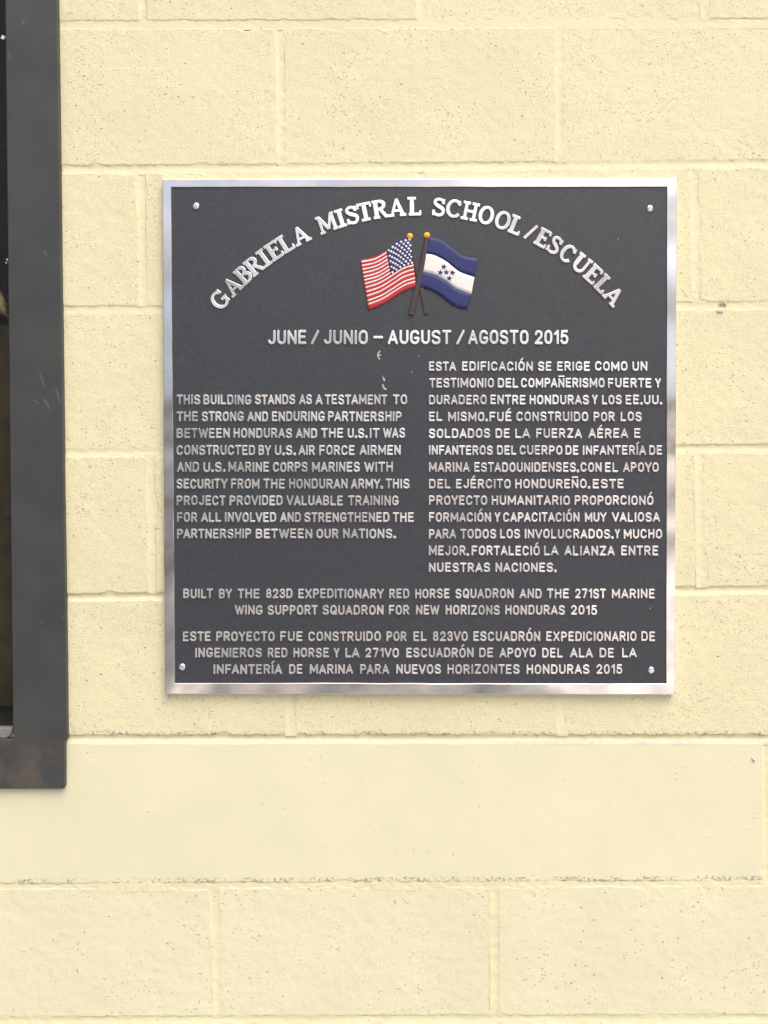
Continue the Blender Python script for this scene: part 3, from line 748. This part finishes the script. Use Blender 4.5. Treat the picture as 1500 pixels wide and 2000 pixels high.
for r in range(9):
    for c in range(6 if r % 2 == 0 else 5):
        u = .045 + (c + (0 if r % 2 == 0 else .5)) * .083; v = (.055 + r * .111) * cv * 1.0
        x, z = fp(*US(u, v)); n0 = len(SV); rr = .00172 * rj.uniform(.88, 1.1)
        for k in range(10):
            an = math.pi * 2 * k / 10 + rj.uniform(-.1, .1); SV.append((x + rr * math.cos(an), FH - .0004, z + rr * math.sin(an)))
        for k in range(10):
            an = math.pi * 2 * k / 10; SV.append((x + rr * .6 * math.cos(an), FH - .00105, z + rr * .6 * math.sin(an)))
        for k in range(10): SFc.append((n0 + k, n0 + (k + 1) % 10, n0 + 10 + (k + 1) % 10, n0 + 10 + k))
        SFc.append(tuple(n0 + 10 + k for k in range(10)))
so = mesh_obj("stars", SV, SFc, M_WHITE, f1)
L0 = [(848, 182), (955, 202), (1075, 288), (1200, 374), (1358, 402)]
L1 = [(812, 355), (905, 372), (1030, 438), (1160, 540), (1320, 600)]
L2 = [(778, 546), (880, 566), (1005, 628), (1130, 718), (1288, 780)]
L3 = [(748, 702), (850, 722), (965, 788), (1090, 885), (1170, 920), (1250, 922)]
def HNf(La, Lb):
    def f(u, v):
        a, b = curve_eval(La, u), curve_eval(Lb, u); return (a[0] + (b[0] - a[0]) * v, a[1] + (b[1] - a[1]) * v)
    return f
V, F = patch(HNf(L0, L3), .002, .998, .004, .996, FB, FH, 30, 8, .0001, .0001)
f2 = mesh_obj("flag", V, F, M_BLUE, plaque); f2['label'] = "blue and white flag with five blue stars leaning right"
for k, (A_, B_, m) in enumerate(((L0, L1, M_BLUE), (L1, L2, M_WHITE), (L2, L3, M_BLUE))):
    V, F = patch(HNf(A_, B_), 0, 1, .0, .985 if k < 2 else 1, FH + .0007, FH - .0005 - .00002 * k, 28, 5, .0, .0)
    mesh_obj("stripe", V, F, m, f2)
for cx, cy in ((1000, 492), (964, 551), (1026, 549), (1090, 553), (1058, 611)):
    V = []; y = FH - .00085; tl = math.radians(8)
    for lay in (y + .0006, y):
        for k in range(10):
            r = 34 if k % 2 == 0 else 14; an = math.pi / 2 + k * math.pi / 5 - tl
            x, z = fp(cx + r * math.cos(an), cy - r * math.sin(an)); V.append((x, lay, z))
    F = [tuple(range(10, 20))] + [(k, (k + 1) % 10, 10 + (k + 1) % 10, 10 + k) for k in range(10)]
    mesh_obj("star", V, F, M_BLUE, f2, smooth=False)
for pts, wd, lift in (([(650, 196), (672, 300), (735, 600), (775, 760), (822, 985)], [20, 24, 32, 40, 44], FLD - .0014), ([(823, 200), (800, 330), (762, 540), (715, 745), (690, 850), (658, 990)], [34, 37, 41, 45, 47, 46], FLD - .0030)):
    S = Strokes(); S.ribbon([(*fp(*p), w_ * 1.12 / 5.357 * PXM) for p, w_ in zip(catmull(pts, 4), np.interp(np.linspace(0, 1, len(catmull(pts, 4))), np.linspace(0, 1, len(wd)), wd))], 1, round_cap=False, lift=lift, draft=.0003, bev=.0008)
    S.build("flagpole", M_POLE, plaque)
def dome(name, x, z, r, h, mat, base=FLD, sq=1.0, slot=False, parent=plaque):
    V, F = [], []; n = 28; R = 8
    for i in range(R + 1):
        th = math.pi / 2 * i / R
        for k in range(n):
            a = 2 * math.pi * k / n; rr = r * math.cos(th); 
            dx, dz = rr * math.cos(a), rr * math.sin(a) * sq; y = base - h * math.sin(th)
            if slot:
                aa, bb = (dx + dz) * .707, (dx - dz) * .707
                if (abs(aa) < r * .13 and abs(bb) < r * .5) or (abs(bb) < r * .13 and abs(aa) < r * .5): y += h * .5
            V.append((x + dx, y, z + dz))
    for i in range(R):
        for k in range(n): F.append((i * n + k, i * n + (k + 1) % n, (i + 1) * n + (k + 1) % n, (i + 1) * n + k))
    if slot: pass
    return mesh_obj(name, V, F, mat, parent, smooth=not slot)
for cx, cy, r in ((645, 168, 33), (823, 160, 34)):
    x, z = fp(cx, cy); dome("finial", x, z, r / 5.357 * PXM, .0034, M_GOLD, FLD + .0001)

# --- screws with cross recesses
M_SCREW = polished("zinc_screw", .16, (0.80, 0.84, 0.90), .1)
def screw(px, py, rot):
    x0, z0 = pp(px, py); r = .0051; V, F = [], []; n = 41; c, s_ = math.cos(rot), math.sin(rot)
    idx = {}
    for j in range(n):
        for i in range(n):
            u, v = (i / (n - 1) * 2 - 1), (j / (n - 1) * 2 - 1)
            uu = u * math.sqrt(1 - v * v / 2); vv = v * math.sqrt(1 - u * u / 2)
            rr = min(1, math.hypot(uu, vv)); hgt = .0031 * math.sqrt(max(0, 1 - rr * rr * .98))
            a, b = uu * c + vv * s_, -uu * s_ + vv * c
            arm = (abs(a) < .13 and abs(b) < .52) or (abs(b) < .13 and abs(a) < .52)
            if arm: hgt -= .0017 * (1 - .6 * rr)
            V.append((x0 + uu * r, FLD - .0002 - hgt, z0 + vv * r))
    for j in range(n - 1):
        for i in range(n - 1):
            a = j * n + i; F.append((a, a + 1, a + n + 1, a + n))
    mesh_obj("screw", V, F, M_SCREW, plaque)
for p in ((383, 402.5, .3), (1269, 407.5, .9), (356, 1302.5, .5), (1271.5, 1308.5, .2)): screw(*p)
# --- dried splashes and specks stuck to the field
for pts, w_ in (([(742, 686), (738.5, 690), (737.5, 695), (741, 701)], 2.6), ([(743, 693), (739, 695)], 2.4), ([(749, 739), (750.5, 743)], 3.2), ([(747.5, 752), (749, 757), (753, 760.5)], 3.4)):
    S = Strokes(); S.ribbon([pp(*p) for p in pts], w_ * PXM, lift=FLD - .0007); S.build("cement_splash", M_SPLAT, plaque)
for px, py in ((818, 695), (804, 727), (1207, 467), (748, 735), (1270, 1188)):
    x, z = pp(px, py); dome("dust_speck", x, z, .0008, .0005, M_SPLAT, FLD + .0001)

# --- pale scratches on the steel frame
M_SCR = paint("scuffed_steel", (0.095, 0.10, 0.105), .5)
def fxy(px, py):
    x, z = at(px, py, FY); return (x - wl.x, z - wl.z)
for pts, w_ in (([(77, 729), (83, 742), (86, 756)], 4), ([(108, 757), (113, 770), (116, 787)], 3), ([(64, 780), (72, 786), (78, 789)], 2.2), ([(84, 779), (92, 789), (97, 799)], 4.5), ([(17, 106), (22, 116)], 2.5), ([(88, 490), (91, 502)], 4), ([(79, 1211), (84, 1219)], 2), ([(122, 1202), (123, 1212)], 2.5)):
    S = Strokes(); S.ribbon([fxy(*p) + (w_ * PXM * q,) for p, q in zip(pts, (.4, 1, .35) if len(pts) == 3 else (1, .4))], 1, lift=FY - .00006, base=FY - .0003, draft=.0, bev=.0001)
    S.build("scratch", M_SCR, win)

M_SMUDGE = paint("grey_mortar_smudge", (0.47, 0.44, 0.37), .8)
for pts, w_ in (([(1409, 593), (1413, 589), (1418, 594)], 5), ([(1402, 608), (1411, 609)], 4), ([(1470, 1482), (1474, 1487)], 3), ([(120, 1491), (121, 1496)], 3.5)):
    S = Strokes(); S.ribbon([at(*p, -.002) for p in pts], w_ * PXM, lift=-.0021, base=-.0006, draft=.0002, bev=.0005); S.build("mortar_smudge", M_SMUDGE, wall)
